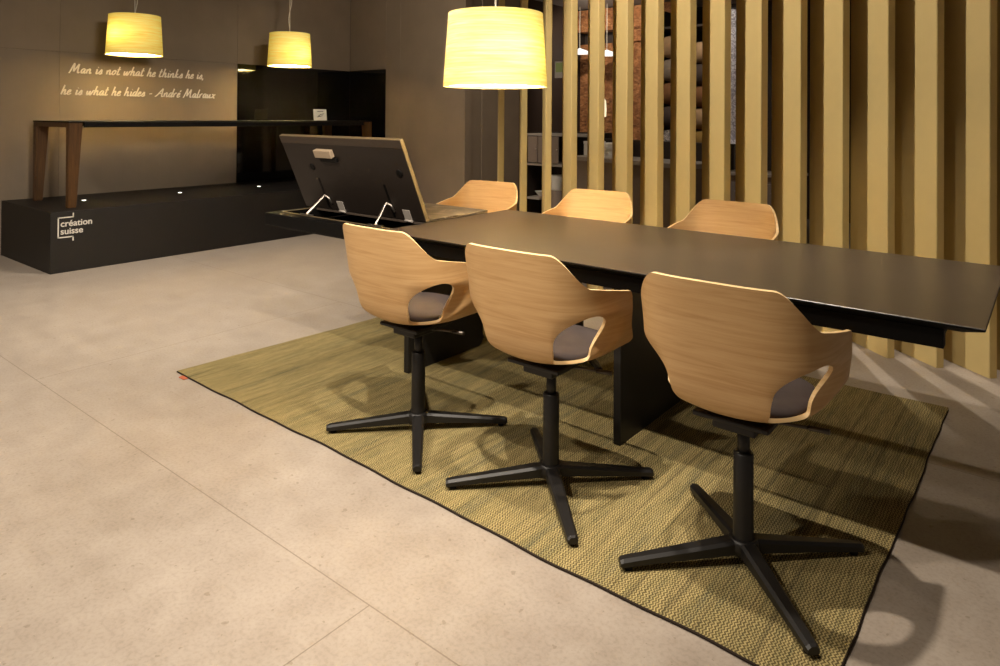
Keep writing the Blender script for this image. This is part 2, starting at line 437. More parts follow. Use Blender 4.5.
for sx in (0, 1):
    for sy in (0, 1):
        m = MB(); bb = bmesh.new()
        xo = 0 if sx == 0 else BX1-BX0; dx = 1 if sx == 0 else -1
        yo = 0 if sy == 0 else BY1-BY0; dy = 1 if sy == 0 else -1
        def V(a, c, z): return bb.verts.new((xo+dx*a, yo+dy*c, z))
        lo = [V(.003, .003, 0), V(.058, .003, 0), V(.058, .066, 0), V(.003, .066, 0)]
        hi = [V(.003, .003, hh-.0125), V(.07, .003, hh-.0125), V(.07, .108, hh-.0125), V(.003, .108, hh-.0125)]
        bb.faces.new(lo); bb.faces.new(hi)
        for i in range(4): bb.faces.new((lo[i], lo[(i+1) % 4], hi[(i+1) % 4], hi[i]))
        bmesh.ops.recalc_face_normals(bb, faces=bb.faces[:])
        bmesh.ops.bevel(bb, geom=bb.edges[:], offset=.004, segments=2, affect='EDGES')
        m.add(bb).build('leg', M['walnut'], b)
# little sign on it
s = thing('table_sign', 'small white card sign with a dark sketch on the tall black table', 'sign', (-6.70, 5.0, BZ), R if False else 0)
cb = MB(); cb.box(-.004, .004, -.09, .09, .004, .135, .001); crd = cb.build('card', M['white'], s, (0, 0, 0), (0, -.12, 0))
ft = MB(); ft.box(-.035, .02, -.05, .05, 0, .006, .001); ft.build('foot', M['metal'], s)
sk = MB()
for pts in ([(-.045, .045), (-.02, .05), (0, .072), (.035, .078), (.05, .085)], [(-.03, .062), (-.01, .05), (.03, .06)], [(-.04, .108), (.0, .110), (.045, .108)]):
    pl = spline([Vector(p_) for p_ in pts]);
    sk.tube([(.0042, p_.x, p_.y) for p_ in pl], .0032, 6)
sk.build('sketch', M['black'], crd)

# ------------------------------------------------------------------ dining table with the lifted flap
TX0, TX1, TY0, TY1, TZ = -3.395, -.138, 2.17, 3.15, .73
FX = -2.465
t = thing('dining_table', 'long dark brown meeting table with six oak chairs around it', 'table', (0, 0, 0))
def chamfer_top(x0, x1, y0, y1):
    bb = bmesh.new(); c = .055
    rings = []
    for (ins, z) in ((.0015, TZ), (0, TZ-.0015), (0, TZ-.006), (.002, TZ-.008), (c, TZ-.03)):
        rings.append([bb.verts.new(p_) for p_ in ((x0+ins, y0+ins, z), (x1-ins, y0+ins, z), (x1-ins, y1-ins, z), (x0+ins, y1-ins, z))])
    f = bb.faces.new(rings[0]); f.material_index = 0
    for k, (a, c_) in enumerate(zip(rings, rings[1:])):
        for i in range(4):
            f = bb.faces.new((a[i], a[(i+1) % 4], c_[(i+1) % 4], c_[i])); f.material_index = 0 if k < 1 else 1
    f = bb.faces.new(rings[-1][::-1]); f.material_index = 1
    return bb
m = MB(); m.add(chamfer_top(FX, TX1, TY0, TY1)); m.build('tabletop', [M['table'], M['darkedge']], t)
fr = MB()
for (y0, y1) in ((2.225, 2.265), (2.87, 2.91)): fr.box(TX0+.05, -.235, y0, y1, .645, .6995, .003)
for x in (-.275, -1.31, -2.47): fr.box(x-.03, x+.03, 2.266, 2.869, .65, .6995, .003)
fr.build('underframe', M['darkedge'], t)
for x in (-2.475, -1.312):
    m = MB()
    o_ = [(2.365, .0095), (2.90, .0095), (2.92, .02), (2.93, .043), (2.93, .649), (2.365, .649)]
    m.prism(o_, x-.016, x+.016, .003, 0, 'x'); m.build('leg', M['black'], t)
# bay under the flap: rails, tray floor, steel strips
bay = MB()
bay.box(TX0, FX-.001, TY0, TY0+.07, TZ-.065, TZ, .003)
bay.box(TX0, TX0+.05, TY0+.0705, 2.975, TZ-.065, TZ, .003)
bay.box(TX0+.0505, FX-.001, 2.93, 2.975, TZ-.065, TZ-.02, .003)
bay.box(TX0+.0505, FX-.001, TY0+.0705, 2.9295, TZ-.08, TZ-.068, .001)
bay.build('flap_bay', M['darkedge'], t)
st = MB(); st.box(TX0+.055, FX-.002, TY0+.066, TY0+.078, TZ+.0005, TZ+.003); st.box(TX0+.046, TX0+.056, TY0+.078, 2.46, TZ+.0005, TZ+.003)
st.build('trim_strip', M['alu'], t)
lf = MB(); lf.box(FX-.94, FX-.003, 2.475, 2.975, TZ-.012, TZ+.001, .002); lf.build('lower_leaf', M['table'], t)
lf = MB(); lf.box(FX-.94, FX-.003, 2.475, 2.975, TZ+.0045, TZ+.015, .002); lf.build('writing_leaf', M['slate'], t)
# lifted flap: plane from (y 2.47, z .735) to (y 2.285, z 1.15)
fl_len = math.hypot(.187, .417); ang = math.atan2(.187, .417)
flap = MB()
flap.box(-.995, 0, 0, .022, 0, fl_len, .002)
flap.box(-.995, 0, -.0012, -.0002, fl_len-.045, fl_len-.002, .0003, 2, 1)
for f in flap.bm.faces:
    c_ = f.calc_center_median()
    if c_.x > -.0025 or c_.z > fl_len-.0025: f.material_index = 1
fo = flap.build('lifted_flap', [M['flap'], M['alu'], M['strip']], t, (-2.446, 2.472, .734), (ang, 0, 0))
def onflap(x, s_, d=0): return (x+2.446, -d, s_)     # world x, distance up the flap
for x in (-3.215, -2.672): MB().box(x+2.446-.007, x+2.446+.007, -.002, -.0004, .01, .20, .0005).build('groove', M['darkedge'], fo)
for x, s_ in ((-3.234, .268), (-2.526, .272)):
    MB().lathe([(.021, 0), (.021, .003), (.014, .004), (.002, .0035)], 20).build('screw_cap', M['darkedge'], fo, onflap(x, s_, .0), (PI/2, 0, 0))
lt = MB(); lt.box(-.07, .07, -.028, -.001, -.022, .022, .003); lt.build('latch', M['latch'], fo, onflap(-3.065, .365))
lt = MB(); lt.box(-.062, .078, -.016, -.001, -.046, -.0225, .002); lt.build('latch_slot', M['darkedge'], fo, onflap(-3.055, .36))
for x in (-3.10, -2.57):
    hg = MB(); hg.box(-.026, .026, -.004, -.0005, .0, .062, .001); hg.tube([(-.027, -.006, .0), (.027, -.006, .0)], .006, 8)
    hg.build('hinge', M['greyshelf'], fo, onflap(x, .0))
for x, bx in ((-3.205, -3.115), (-2.69, -2.565)):
    sm = MB(); y1, z1 = 2.472-.187*.20-.014, .734+.417*.20
    sm.tube([(bx, 2.243, TZ+.010), (x-.004, y1-.008, z1-.012), (x+.004, y1, z1), (x+.022, y1+.014, z1-.012), (x+.034, y1+.030, z1-.048)], .0062, 8)
    sm.box(bx-.055, bx+.045, 2.236, 2.252, TZ+.0035, TZ+.009, .001)
    sm.build('strut', M['metal'], t)

# ------------------------------------------------------------------ rug
RZ = .009
def rug_outline(n=80):
    pts = []
    A, B_, C_, D = (-3.36, 1.672), (-.385, 1.628), (-.362, 3.60), (-3.262, 3.53)
    for (p0, p1, wob, ph) in ((A, B_, .008, 0), (B_, C_, .004, 2), (C_, D, .005, 4), (D, A, .004, 5)):
        for k in range(n):
            tt = k/n; e = math.sin(tt*PI)
            x = p0[0]+(p1[0]-p0[0])*tt; y = p0[1]+(p1[1]-p0[1])*tt
            L = math.hypot(p1[0]-p0[0], p1[1]-p0[1]); nx, ny = (p1[1]-p0[1])/L, -(p1[0]-p0[0])/L
            wv = wob*(math.sin(11*tt+ph)*.5+math.sin(27*tt+ph*2)*.35+math.sin(61*tt)*.25)*min(1, e*4)
            pts.append((x+nx*wv, y+ny*wv))
    return pts
ro = rug_outline()
rg = thing('rug', 'olive and mustard chevron weave rug under the meeting table', 'rug', (0, 0, 0))
MB().prism(ro, .001, RZ).build('pile', M['rug'], rg)
bd = MB(); n = len(ro)
cx, cy = -1.86, 2.6
bd.tube([(x, y, .0048) for x, y in ro[:160]], .0040, 6)
bd.tube([(x, y, .0048) for x, y in ro[240:]+ro[:1]], .0030, 6)
bd.build('binding', M['binding'], rg)
MB().box(-3.290, -3.240, 1.643, 1.672, .0005, .004, .001).build('tag', M['redtag'], rg)

# ------------------------------------------------------------------ the oak shell chair
def interp(tab, x):
    """smooth monotone-ish table lookup (catmull-rom on uneven knots)"""
    if x <= tab[0][0]: return tab[0][1]
    for i in range(len(tab)-1):
        x0, y0 = tab[i]; x1, y1 = tab[i+1]
        if x <= x1:
            xm, ym = tab[max(i-1, 0)]; xp, yp = tab[min(i+2, len(tab)-1)]
            m0 = (y1-ym)/(x1-xm) if x1 != xm else 0; m1 = (yp-y0)/(xp-x0) if xp != x0 else 0
            h_ = x1-x0; t_ = (x-x0)/h_
            return (2*t_**3-3*t_**2+1)*y0+(t_**3-2*t_**2+t_)*h_*m0+(-2*t_**3+3*t_**2)*y1+(t_**3-t_**2)*h_*m1
    return tab[-1][1]
TW = [(0, .004), (.2, .115), (.34, .178), (.44, .217), (.54, .250), (.68, .264), (.82, .266), (1, .274)]
TZS = [(0, .428), (.2, .428), (.34, .440), (.44, .468), (.54, .514), (.68, .584), (.82, .655), (1, .78)]
TB = [(0, .03), (.2, -.085), (.34, -.140), (.44, -.168), (.54, -.190), (.68, -.212), (.82, -.232), (1, -.258)]
TZB = [(0, .428), (.2, .430), (.34, .438), (.44, .456), (.54, .500), (.68, .590), (.82, .690), (1, .835)]
TYF = [(0, .21), (.3, .21), (.44, .185), (.54, .125), (.62, .10), (1, .088)]
YM = .05
def ucurve(a, w, bk, yf, n_=3.8):
    """a in [-1,1]: 0 = back centre; |a|<.72 superellipse quarter, rest straight arm; returns x,y,backness"""
    s_ = 1 if a >= 0 else -1; a = abs(a); S = .74
    if a <= S:
        th = PI/2*(a/S)
        cs, sn = math.sin(th), math.cos(th)
        x = w*cs**(2/n_) if cs > 1e-9 else 0; y = YM-(YM-bk)*(sn**(2/n_) if sn > 1e-9 else 0)
        return s_*x, y, sn**1.2 if sn > 0 else 0
    k = (a-S)/(1-S)
    return s_*w, YM+(yf-YM)*k, 0
def reparam():
    # uniform arc-length table for the plan curve (at mid height) so that the grid is even
    N = 4000; tab = [0]; px, py, _ = ucurve(0, .262, -.21, .1)
    for i in range(1, N+1):
        x, y, _ = ucurve(i/N, .262, -.21, .1); tab.append(tab[-1]+math.hypot(x-px, y-py)); px, py = x, y
    return tab
ARC = reparam(); ARCL = ARC[-1]
import bisect
def a_of_s(s_):
    q_ = abs(s_); i = min(bisect.bisect_left(ARC, q_), len(ARC)-1)
    if i > 0:
        d_ = ARC[i]-ARC[i-1]; a = (i-1+((q_-ARC[i-1])/d_ if d_ else 0))/(len(ARC)-1)
    else: a = 0
    return math.copysign(min(a, 1), s_)
def shell_pt(s_, v):
    """s_: plan arc length from back centre (m), v: 0 seat centre .. 1 rim"""
    a = a_of_s(s_)
    x, y, bkn = ucurve(a, interp(TW, v), interp(TB, v), interp(TYF, v), 2.2+1.6*sstep((v-.36)/.15))
    # arms lean in behind and flare towards the front
    if v > .5: x *= 1+.10*min(1, (v-.5)/.25)*(y-.0)
    # under the openings the wood runs diagonally from the back plate to the arm
    wv = sstep((v-.36)/.08)*(1-sstep((v-.50)/.24)); lim = .145+.50*(y+.175)
    if wv > 0 and abs(x) > lim-.012:
        d_ = abs(x)-lim; over = d_ if d_ > .012 else (d_+.012)**2/.048
        x = math.copysign(abs(x)-wv*over, x)
    z = interp(TZS, v)*(1-bkn)+interp(TZB, v)*bkn
    return Vector((x*.962, y-.006, z+.029))
def sstep(t_): t_ = max(0, min(1, t_)); return t_*t_*(3-2*t_)
def rim_z(s_):
    q_ = abs(s_)
    z = .839-.118*(.75*sstep((q_-.160)/.128)+.25*sstep((q_-.162)/.20))
    z -= .031*sstep((q_-.30)/(ARCL-.30))
    z -= .02*max(0, (q_-(ARCL-.02))/.02)**2
    return z
def inside(s_, v, P):
    """>0 where wood stays"""
    g1 = (rim_z(s_)-P.z)*3
    q_ = abs(s_)
    # teardrop opening low at each side, in (arc, v) space
    c0, c1 = (HB, HT)
    ax = (c1[0]-c0[0], (c1[1]-c0[1])*VS); L = math.hypot(*ax); ax = (ax[0]/L, ax[1]/L)
    d = (q_-(c0[0]+c1[0])/2, (v-(c0[1]+c1[1])/2)*VS)
    p_ = d[0]*ax[0]+d[1]*ax[1]; r_ = -d[0]*ax[1]+d[1]*ax[0]
    hw = (HWT if r_ > 0 else HWB)*(1+.08*p_/(L/2))
    g2 = (abs(p_/(L/2))**2.05+abs(r_/hw)**2.05)**(1/2.05)-1
    return min(g1, g2*.08)
VS = .30                                 # metres per unit v near the side bend
HB, HT, HWT, HWB = (.148, .51), (.354, .650), .040, .052

def build_shell():
    NU, NV = 132, 84
    TH = .0105
    ss = [ARCL*(-1+2*i/NU) for i in range(NU+1)]; vs = [j/NV for j in range(NV+1)]
    ss[NU//2] = 0
    P = [[shell_pt(s_, v) for v in vs] for s_ in ss]
    Gv = [[inside(ss[i], vs[j], P[i][j]) for j in range(NV+1)] for i in range(NU+1)]
    cache = {}
    pts = []                       # (s, v)
    def vert(i, j):
        if (i, j) not in cache: cache[(i, j)] = len(pts); pts.append((ss[i], vs[j]))
        return cache[(i, j)]
    def cut(a, b):
        k = ('c',)+tuple(sorted((a, b)))
        if k not in cache:
            a, b = sorted((a, b)); lo, hi = 0., 1.; ga = Gv[a[0]][a[1]]
            f = lambda t_: (ss[a[0]]+(ss[b[0]]-ss[a[0]])*t_, vs[a[1]]+(vs[b[1]]-vs[a[1]])*t_)
            for _ in range(22):
                mid = (lo+hi)/2; s_, v = f(mid); g_ = inside(s_, v, shell_pt(s_, v))
                if (g_ > 0) == (ga > 0): lo = mid
                else: hi = mid
            cache[k] = len(pts); pts.append(f((lo+hi)/2))
        return cache[k]
    faces = []
    for i in range(NU):
        for j in range(NV):
            cs = [(i, j), (i+1, j), (i+1, j+1), (i, j+1)]; poly = []
            for k in range(4):
                a, b = cs[k], cs[(k+1) % 4]; ga, gb = Gv[a[0]][a[1]] > 0, Gv[b[0]][b[1]] > 0
                if ga: poly.append(vert(*a))
                if ga != gb: poly.append(cut(a, b))
            if len(poly) >= 3: faces.append(poly)
    def pn(s_, v):
        e = 1e-3
        s0, s1 = max(-ARCL, s_-e), min(ARCL, s_+e); v0, v1 = max(0.02, v-e), min(1.02, max(.02, v)+e)
        n_ = (shell_pt(s1, max(v, .02))-shell_pt(s0, max(v, .02))).cross(shell_pt(s_, v1)-shell_pt(s_, v0))
        return n_.normalized() if n_.length > 1e-12 else Vector((0, 0, 1))
    bm = bmesh.new(); inn = []; outr = []
    for (s_, v) in pts:
        p_ = shell_pt(s_, v); n_ = pn(s_, v)
        if v < .08: n_ = Vector((0, 0, n_.z/abs(n_.z) if n_.z else 1))
        inn.append(bm.verts.new(p_+n_*TH*.5)); outr.append(bm.verts.new(p_-n_*TH*.5))
    ecount = {}
    for pl in faces:
        for k in range(len(pl)):
            e = (pl[k], pl[(k+1) % len(pl)]); ecount[e] = 1
        for lst, rv in ((inn, False), (outr, True)):
            vv = [lst[q_] for q_ in pl]
            f = bm.faces.new(vv[::-1] if rv else vv); f.smooth = True; f.material_index = 0
    for (a, b) in list(ecount):
        if (b, a) not in ecount:
            if pts[a][1] < 1e-6 and pts[b][1] < 1e-6: continue        # seam along the seat centre
            f = bm.faces.new((inn[b], inn[a], outr[a], outr[b])); f.material_index = 1; f.smooth = False
            for e in f.edges:
                if {e.verts[0], e.verts[1]} in ({inn[a], inn[b]}, {outr[a], outr[b]}): e.smooth = False
    bmesh.ops.remove_doubles(bm, verts=bm.verts[:], dist=2e-5)
    mb = MB(); mb.bm.free(); mb.bm = bm
    return mb

def make_chair(label):
    r = thing('shell_chair', label, 'chair', group='oak shell chairs around the table')
    build_shell().build('shell', [M['oak'], M['ply']], r)
    # seat pad
    pd = MB(); bb = bmesh.new(); n = 64; rings = []
    def ring(k, z, dy=0):
        L = []
        for i in range(n):
            a = 2*PI*i/n; e = 2/2.9
            cx_, sy_ = math.cos(a), math.sin(a)
            L.append(bb.verts.new((.180*k*math.copysign(abs(cx_)**e, cx_), .020+.172*k*math.copysign(abs(sy_)**e, sy_), z+.029+max(0, -sy_)**4*.012*k)))
        rings.append(L)
    for k, z in ((.93, .4405), (.99, .447), (1.0, .455), (.985, .463), (.93, .470), (.7, .475), (.35, .476), (.03, .476)): ring(k, z)
    for a, b_ in zip(rings, rings[1:]):
        for i in range(n):
            f = bb.faces.new((a[i], a[(i+1) % n], b_[(i+1) % n], b_[i])); f.smooth = True
    bb.faces.new(rings[0][::-1]); bb.faces.new(rings[-1])
    pd.add(bb).build('seat_pad', M['pad'], r)
    # mechanism plate and lever
    mc = MB(); mc.box(-.105, .105, -.115, .085, .424, .438, .004); mc.box(-.060, .060, -.085, .065, .392, .4245, .006)
    mc.build('swivel_plate', M['black'], r)
    lv = MB(); lv.tube([(.05, .0, .412), (.12, .01, .418), (.175, .018, .420)], [.005, .005, .005], 8)
    lv.tube([(.170, .017, .420), (.222, .024, .421)], [.007, .008], 8)
    lv.build('lever', M['levermetal'], r)
    cl = MB(); cl.lathe([(.017, .28), (.017, .395)], 24); cl.build('gas_spring', M['black'], r)
    cl = MB(); cl.lathe([(.036, .040), (.033, .060), (.0285, .075), (.0275, .19), (.0275, .308), (.0255, .311), (.0175, .311)], 28); cl.build('column', M['black'], r)
    hb = MB(); hb.lathe([(.024, .026), (.040, .030), (.044, .045), (.042, .062), (.037, .072)], 28); hb.build('hub', M['black'], r)
    for k in range(4):
        a = PI/4+k*PI/2; bb = bmesh.new(); secs = []
        for (d, hw, z0, z1) in ((.025, .024, .030, .070), (.10, .0225, .027, .061), (.20, .020, .021, .050), (.30, .0175, .014, .039), (.352, .0165, .010, .033), (.360, .0145, .011, .030)):
            c_ = .006
            sec = [(-hw, z0+.003), (-hw+c_, z0), (hw-c_, z0), (hw, z0+.003), (hw, z1-.007), (hw-.008, z1), (-hw+.008, z1), (-hw, z1-.007)]
            secs.append([bb.verts.new((d*math.cos(a)-q_*math.sin(a), d*math.sin(a)+q_*math.cos(a), z)) for q_, z in sec])
        for s0, s1 in zip(secs, secs[1:]):
            for i in range(8): bb.faces.new((s0[i], s0[(i+1) % 8], s1[(i+1) % 8], s1[i]))
        bb.faces.new(secs[0]); bb.faces.new(secs[-1])
        lg_ = MB().add(bb).build('leg', M['black'], r)
        gl = MB(); gl.lathe([(.011, .0005), (.012, .004), (.010, .0125)], 16, center=(.335*math.cos(a), .335*math.sin(a), 0)); gl.build('glide', M['darkedge'], lg_)
    return r
CZ = RZ+.0005
ch = make_chair('oak shell chair at the near table edge, nearest the loose end of the table')
ch.location = (-.691, 1.98, CZ); ch.rotation_euler = (0, 0, 0)
ch['label'] = 'oak shell chair on the near side of the table, farthest from the lifted flap'
dup(ch, (-1.351, 1.977, CZ), 0, 'middle one of three oak shell chairs on the near side of the table')
dup(ch, (-1.998, 1.978, CZ), 0, 'oak shell chair on the near side of the table, closest to the lifted flap')
dup(ch, (-1.254, 3.198, CZ), PI-.03, 'oak shell chair between table and slats, farthest from the lifted flap')
dup(ch, (-2.01, 3.198, CZ), PI+.07, 'middle one of three oak shell chairs between table and slats')
dup(ch, (-2.795, 3.20, CZ), PI+.12, 'oak shell chair beyond the grey writing leaf beside the lifted flap')

# ------------------------------------------------------------------ slat screen: each board its own thing
ux, uy = -.745, .667                    # along the board, away from its front tip
tx_, ty_ = .0305, .0345                  # across its thickness
def board():
    L = .300; r_ = .004; th = math.hypot(tx_, ty_); nx, ny = tx_/th, ty_/th
    q_ = lambda a, b_: (ux*a+nx*b_, uy*a+ny*b_)
    return [q_(r_, 0), q_(L-r_, 0), q_(L, r_), q_(L, th-r_), q_(L-r_, th), q_(r_, th), q_(0, th-r_), q_(0, r_)]
sl = MB(); sl.prism(board(), 0, CEIL-.02, 0); s0 = sl.build('slat', M['gold'])
s0.location = (-.250, 4.155, .0005)
names = ['first', 'second', 'third', 'fourth', 'fifth', 'sixth', 'seventh', 'eighth', 'ninth', 'tenth', 'eleventh', 'twelfth', 'thirteenth', 'fourteenth', 'fifteenth']
tag(s0, 'khaki gold upright slat, last of the screen at the open table end', 'slat', 'upright slats of the room screen')
for k in range(-1, 15):
    if k == 0: continue
    o = s0.copy(); C.objects.link(o); o.rotation_euler.z = math.radians(-8.5 if k >= 12 else -2.5 if k >= 10 else 0); o.location = (-.250-.2213*k, 4.155, .0005)
    o['label'] = ('khaki gold upright slat beyond the open end of the table' if k == -1 else
                  'khaki gold upright slat nearest the taupe end wall, first of the screen' if k == 14 else
                  'khaki gold upright slat of the screen, %s counted from the taupe end wall' % names[14-k])
# ------------------------------------------------------------------ pendant lamps
def make_pendant(label, bulb_off):
    r = thing('pendant_lamp', label, 'pendant lamp', group='pendant lamps with veneer shades')
    R0, R1, H = .258, .234, .362
    sh = MB(); sh.lathe([(R0, 0), (R0*.6667+R1*.3333, H/3), (R0*.3333+R1*.6667, H*2/3), (R1, H)], 72, cap=False); sh.build('lamp_shade', M['shade'], r)
    for nm, rr, zz in (('lower_hoop', R0, .0015), ('upper_hoop', R1, H-.0015)):
        hp = MB(); hp.lathe([(rr-.004, zz-.0015), (rr-.0005, zz-.0015), (rr-.0005, zz+.0015), (rr-.004, zz+.0015), (rr-.004, zz-.0015)], 72, cap=False); hp.build(nm, M['cable'], r)
    df = MB(); df.lathe([(.001, .0125), (R0-.006, .012)], 48, cap=False); df.build('diffuser', M['milk'], r)
    tc_ = MB(); tc_.lathe([(R1-.005, H-.012), (R1-.0055, H-.008)], 48); tc_.build('top_cover', M['ceiling'], r)
    sp = MB()
    for k in range(3):
        a = 2*PI*k/3; sp.tube([(0, 0, H-.02), (math.cos(a)*(R1-.004), math.sin(a)*(R1-.004), H-.02)], .003, 6)
    sp.lathe([(.018, H-.10), (.022, H-.07), (.022, H-.02), (.010, H-.005)], 20); sp.build('socket', M['metal'], r)
    return r
def bulb(root, off, power, name):
    d = bpy.data.lights.new(name, 'POINT'); d.energy = power; d.color = (1, .83, .50); d.shadow_soft_size = .035
    o = bpy.data.objects.new(name, d); C.objects.link(o); o.parent = root; o.location = off
    return o
PL = [((-2.165, 2.66, 1.414), 'large veneer drum pendant lamp hanging over the meeting table', 'cable_a'),
      ((-6.75, 2.92, 1.816), 'veneer drum pendant lamp hanging in front of the wall quotation', 'cable_b'),
      ((-6.75, 4.61, 1.812), 'veneer drum pendant lamp hanging before the black glass corner', 'cable_c')]
first = None
for i, (loc, lab, cb_) in enumerate(PL):
    if first is None: first = make_pendant(lab, 0); o = first; o.location = loc
    else: o = dup(first, loc, 0, lab); o.scale = (.94, .94, 1.03)
    # cable sags a little differently on each
    H = .362; top = (CEIL-loc[2])/(1.03 if i else 1); wv = (.010, .045, .05)[i]; sg = (1, -1, 1)[i]
    cp = [(sg*wv*math.sin(PI*k/14)*math.sin(2.2*PI*k/14)*.7, -sg*wv*math.sin(PI*k/14)*math.sin(2.2*PI*k/14), H-.01+(top-H-.01)*k/14) for k in range(15)]
    MB().tube(cp, .0045, 8).build('cable', M['cable'], o)
LAMPS = [c for c in bpy.data.objects if c.name.startswith('pendant_lamp') and c.type == 'EMPTY']

# ------------------------------------------------------------------ neighbouring room seen between the slats
def brickwall():
    m = MB()
    m.box(-5.34, -3.9, 8.5, 8.66, 0, 2.30); m.box(-5.34, -3.9, 8.42, 8.66, 2.47, CEIL-.02, .004)
    m.box(-4.72, -3.9, 8.45, 8.66, 2.30, 2.47); m.box(-5.34, -4.72, 8.62, 8.66, 2.30, 2.47, 0, 1)
    return struct(m, 'wall_stone', [M['brick'], M['dark']])
brickwall()
# reception counter
ca = math.atan2(5.15-5.52, -2.25+3.55)
c = thing('counter', 'taupe counter with pale top edge behind the slat screen', 'counter', (-3.55, 5.52, 0), ca)
CL = 1.36
MB().box(0, CL, 0, .04, 0, .862, .003).build('front_panel', M['taupe'], c)
MB().box(-.02, CL+.02, -.02, .46, .8625, .90, .003).build('worktop', M['greyshelf'], c)
for x in (0, CL-.04): MB().box(x, x+.04, .0405, .44, 0, .862, .002).build('side_panel', M['taupe'], c)
MB().box(-.02, CL+.02, .40, .46, .9005, 1.055, .003).build('upstand', M['dark'], c)
def box_thing(name, label, cat, x, y, z, sx, sy, sz, mat, lidmat=None, rz=0, group=None):
    o = thing(name, label, cat, (x, y, z), rz, group)
    MB().box(-sx/2, sx/2, -sy/2, sy/2, 0, sz*.8, .004).build('carton', mat, o)
    MB().box(-sx/2-.003, sx/2+.003, -sy/2-.003, sy/2+.003, sz*.8+.0005, sz, .004).build('lid', lidmat or mat, o)
    return o
box_thing('paper_box', 'white box on the counter nearest the stone wall', 'box', -3.44, 5.74, .9003, .13, .16, .135, M['white'], rz=ca)
pp = thing('paper_stack', 'loose pile of white paper on the counter behind the slats', 'papers', (-3.185, 5.62, .9003), ca)
for k in range(5):
    m = MB(); m.box(-.09, .09, -.11, .11, k*.026+.0003*k, k*.026+.025, .002)
    m.build('sheaf', M['white'], pp, (random.uniform(-.012, .012), random.uniform(-.01, .01), 0), (0, 0, random.uniform(-.18, .18)))
# dark cabinet run at the far side of the next room
k_ = thing('sideboard', 'dark open shelving with grey shelf edges beyond the slats', 'shelf', (-4.47, 6.05, 0))
MB().box(-.02, .0, .0, .4, 0, 1.1, .002).build('side_panel', M['dark'], k_)
MB().box(.80, .82, .0, .4, 0, 1.1, .002).build('side_panel', M['dark'], k_)
MB().box(.0005, .7995, .38, .4, 0, 1.1, .002).build('back_panel', M['dark'], k_)
for z, mt, xe in ((.06, 'dark', .7995), (.375, 'greyshelf', .165), (.74, 'greyshelf', .7995), (1.06, 'greyshelf', .7995)):
    MB().box(.0005, xe, .0, .3795, z, z+.025, .002).build('shelf_board', M[mt], k_)
for x in (.02, .155, .29):
    d_ = MB(); d_.box(x, x+.125, -.015, -.001, .775, 1.055, .002); dr = d_.build('door', M['taupe'], k_)
    kn = MB(); kn.lathe([(.006, 0), (.008, .012), (.004, .015)], 12); kn.build('knob', M['metal'], dr, (x+.11, -.0155, .92), (PI/2, 0, 0))
cn = thing('canister', 'tall pale canister with white upper half inside the dark shelving', 'canister', (-4.195, 6.24, .0855))
MB().lathe([(.075, 0), (.08, .01), (.08, .385), (.074, .39)], 32).build('body', M['taupe'], cn)
MB().lathe([(.078, .3905), (.084, .395), (.084, .53), (.074, .55), (.02, .553)], 32).build('lid', M['white'], cn)
bw = thing('bowl', 'small white bowl on the middle shelf of the dark shelving', 'bowl', (-4.385, 6.2, .4005))
MB().lathe([(.03, 0), (.035, .008), (.07, .05), (.072, .052), (.066, .05), (.034, .014), (.001, .012)], 28).build('basin', M['white'], bw)
MB().lathe([(.028, -.0), (.03, .004), (.026, .0045)], 20).build('foot_ring', M['greyshelf'], bw)
# dark partition behind the shelving with a small picture
struct(MB().box(-5.3495, -3.95, 7.20, 7.30, 0, CEIL), 'wall_partition', M['dark']) if False else None
pc = thing('picture_frame', 'small pale framed green picture on the dark wall behind the slats', 'picture', (-4.62, 6.9, 1.83), 0)
# rack of cushions
rk = thing('cushion_rack', 'tall dark rack holding stacked cushions behind the slats', 'rack', (-2.98, 6.05, 0))
for x in (0, .30, .60): MB().box(x, x+.02, 0, .42, 0, 2.30, .002).build('upright', M['dark'], rk)
MB().box(.0205, .5995, .405, .42, 0, 2.30, .001).build('back_panel', M['dark'], rk)
for z, cells in ((.10, 3), (.52, 2), (.92, 1), (2.10, 3)):
    for x0, x1 in [c_ for q_, c_ in enumerate(((.0205, .2995), (.3205, .5995))) if cells >> q_ & 1]: MB().box(x0, x1, 0, .404, z, z+.02, .002).build('shelf_board', M['dark'], rk)
def pillow_mesh(sx, sy, sz):
    bb = bmesh.new(); n = 14; g_ = {}
    for side in (1, -1):
        for i in range(n+1):
            for j in range(n+1):
                a, c_ = -1+2*i/n, -1+2*j/n; edge = i in (0, n) or j in (0, n)
                hgt = ((1-a**4)*(1-c_**4))**.5
                key = (i, j) if edge else (i, j, side)
                if key not in g_:
                    pin = 1-.05*(1-abs(a)**2*0)*(abs(c_)**2)*(1-abs(a))
                    g_[key] = bb.verts.new((a*sx/2*pin, c_*sy/2, side*hgt*sz/2))
        K = lambda i, j: g_[(i, j)] if (i in (0, n) or j in (0, n)) else g_[(i, j, side)]
        for i in range(n):
            for j in range(n):
                f = bb.faces.new((K(i, j), K(i+1, j), K(i+1, j+1), K(i, j+1))[::side]); f.smooth = True
    m = MB(); m.add(bb); return m
cols = [(.16, .9405, [5, 3, 1, 2, 0]), (.46, .5405, [5, 5, 4, 0, 1, 3, 0])]
words = ['sand', 'rust brown', 'stone grey', 'charcoal', 'ochre', 'grey printed']
place = [['lowest', 'second', 'third', 'fourth', 'topmost'], ['lowest', 'second', 'third', 'fourth', 'fifth', 'sixth', 'topmost']]
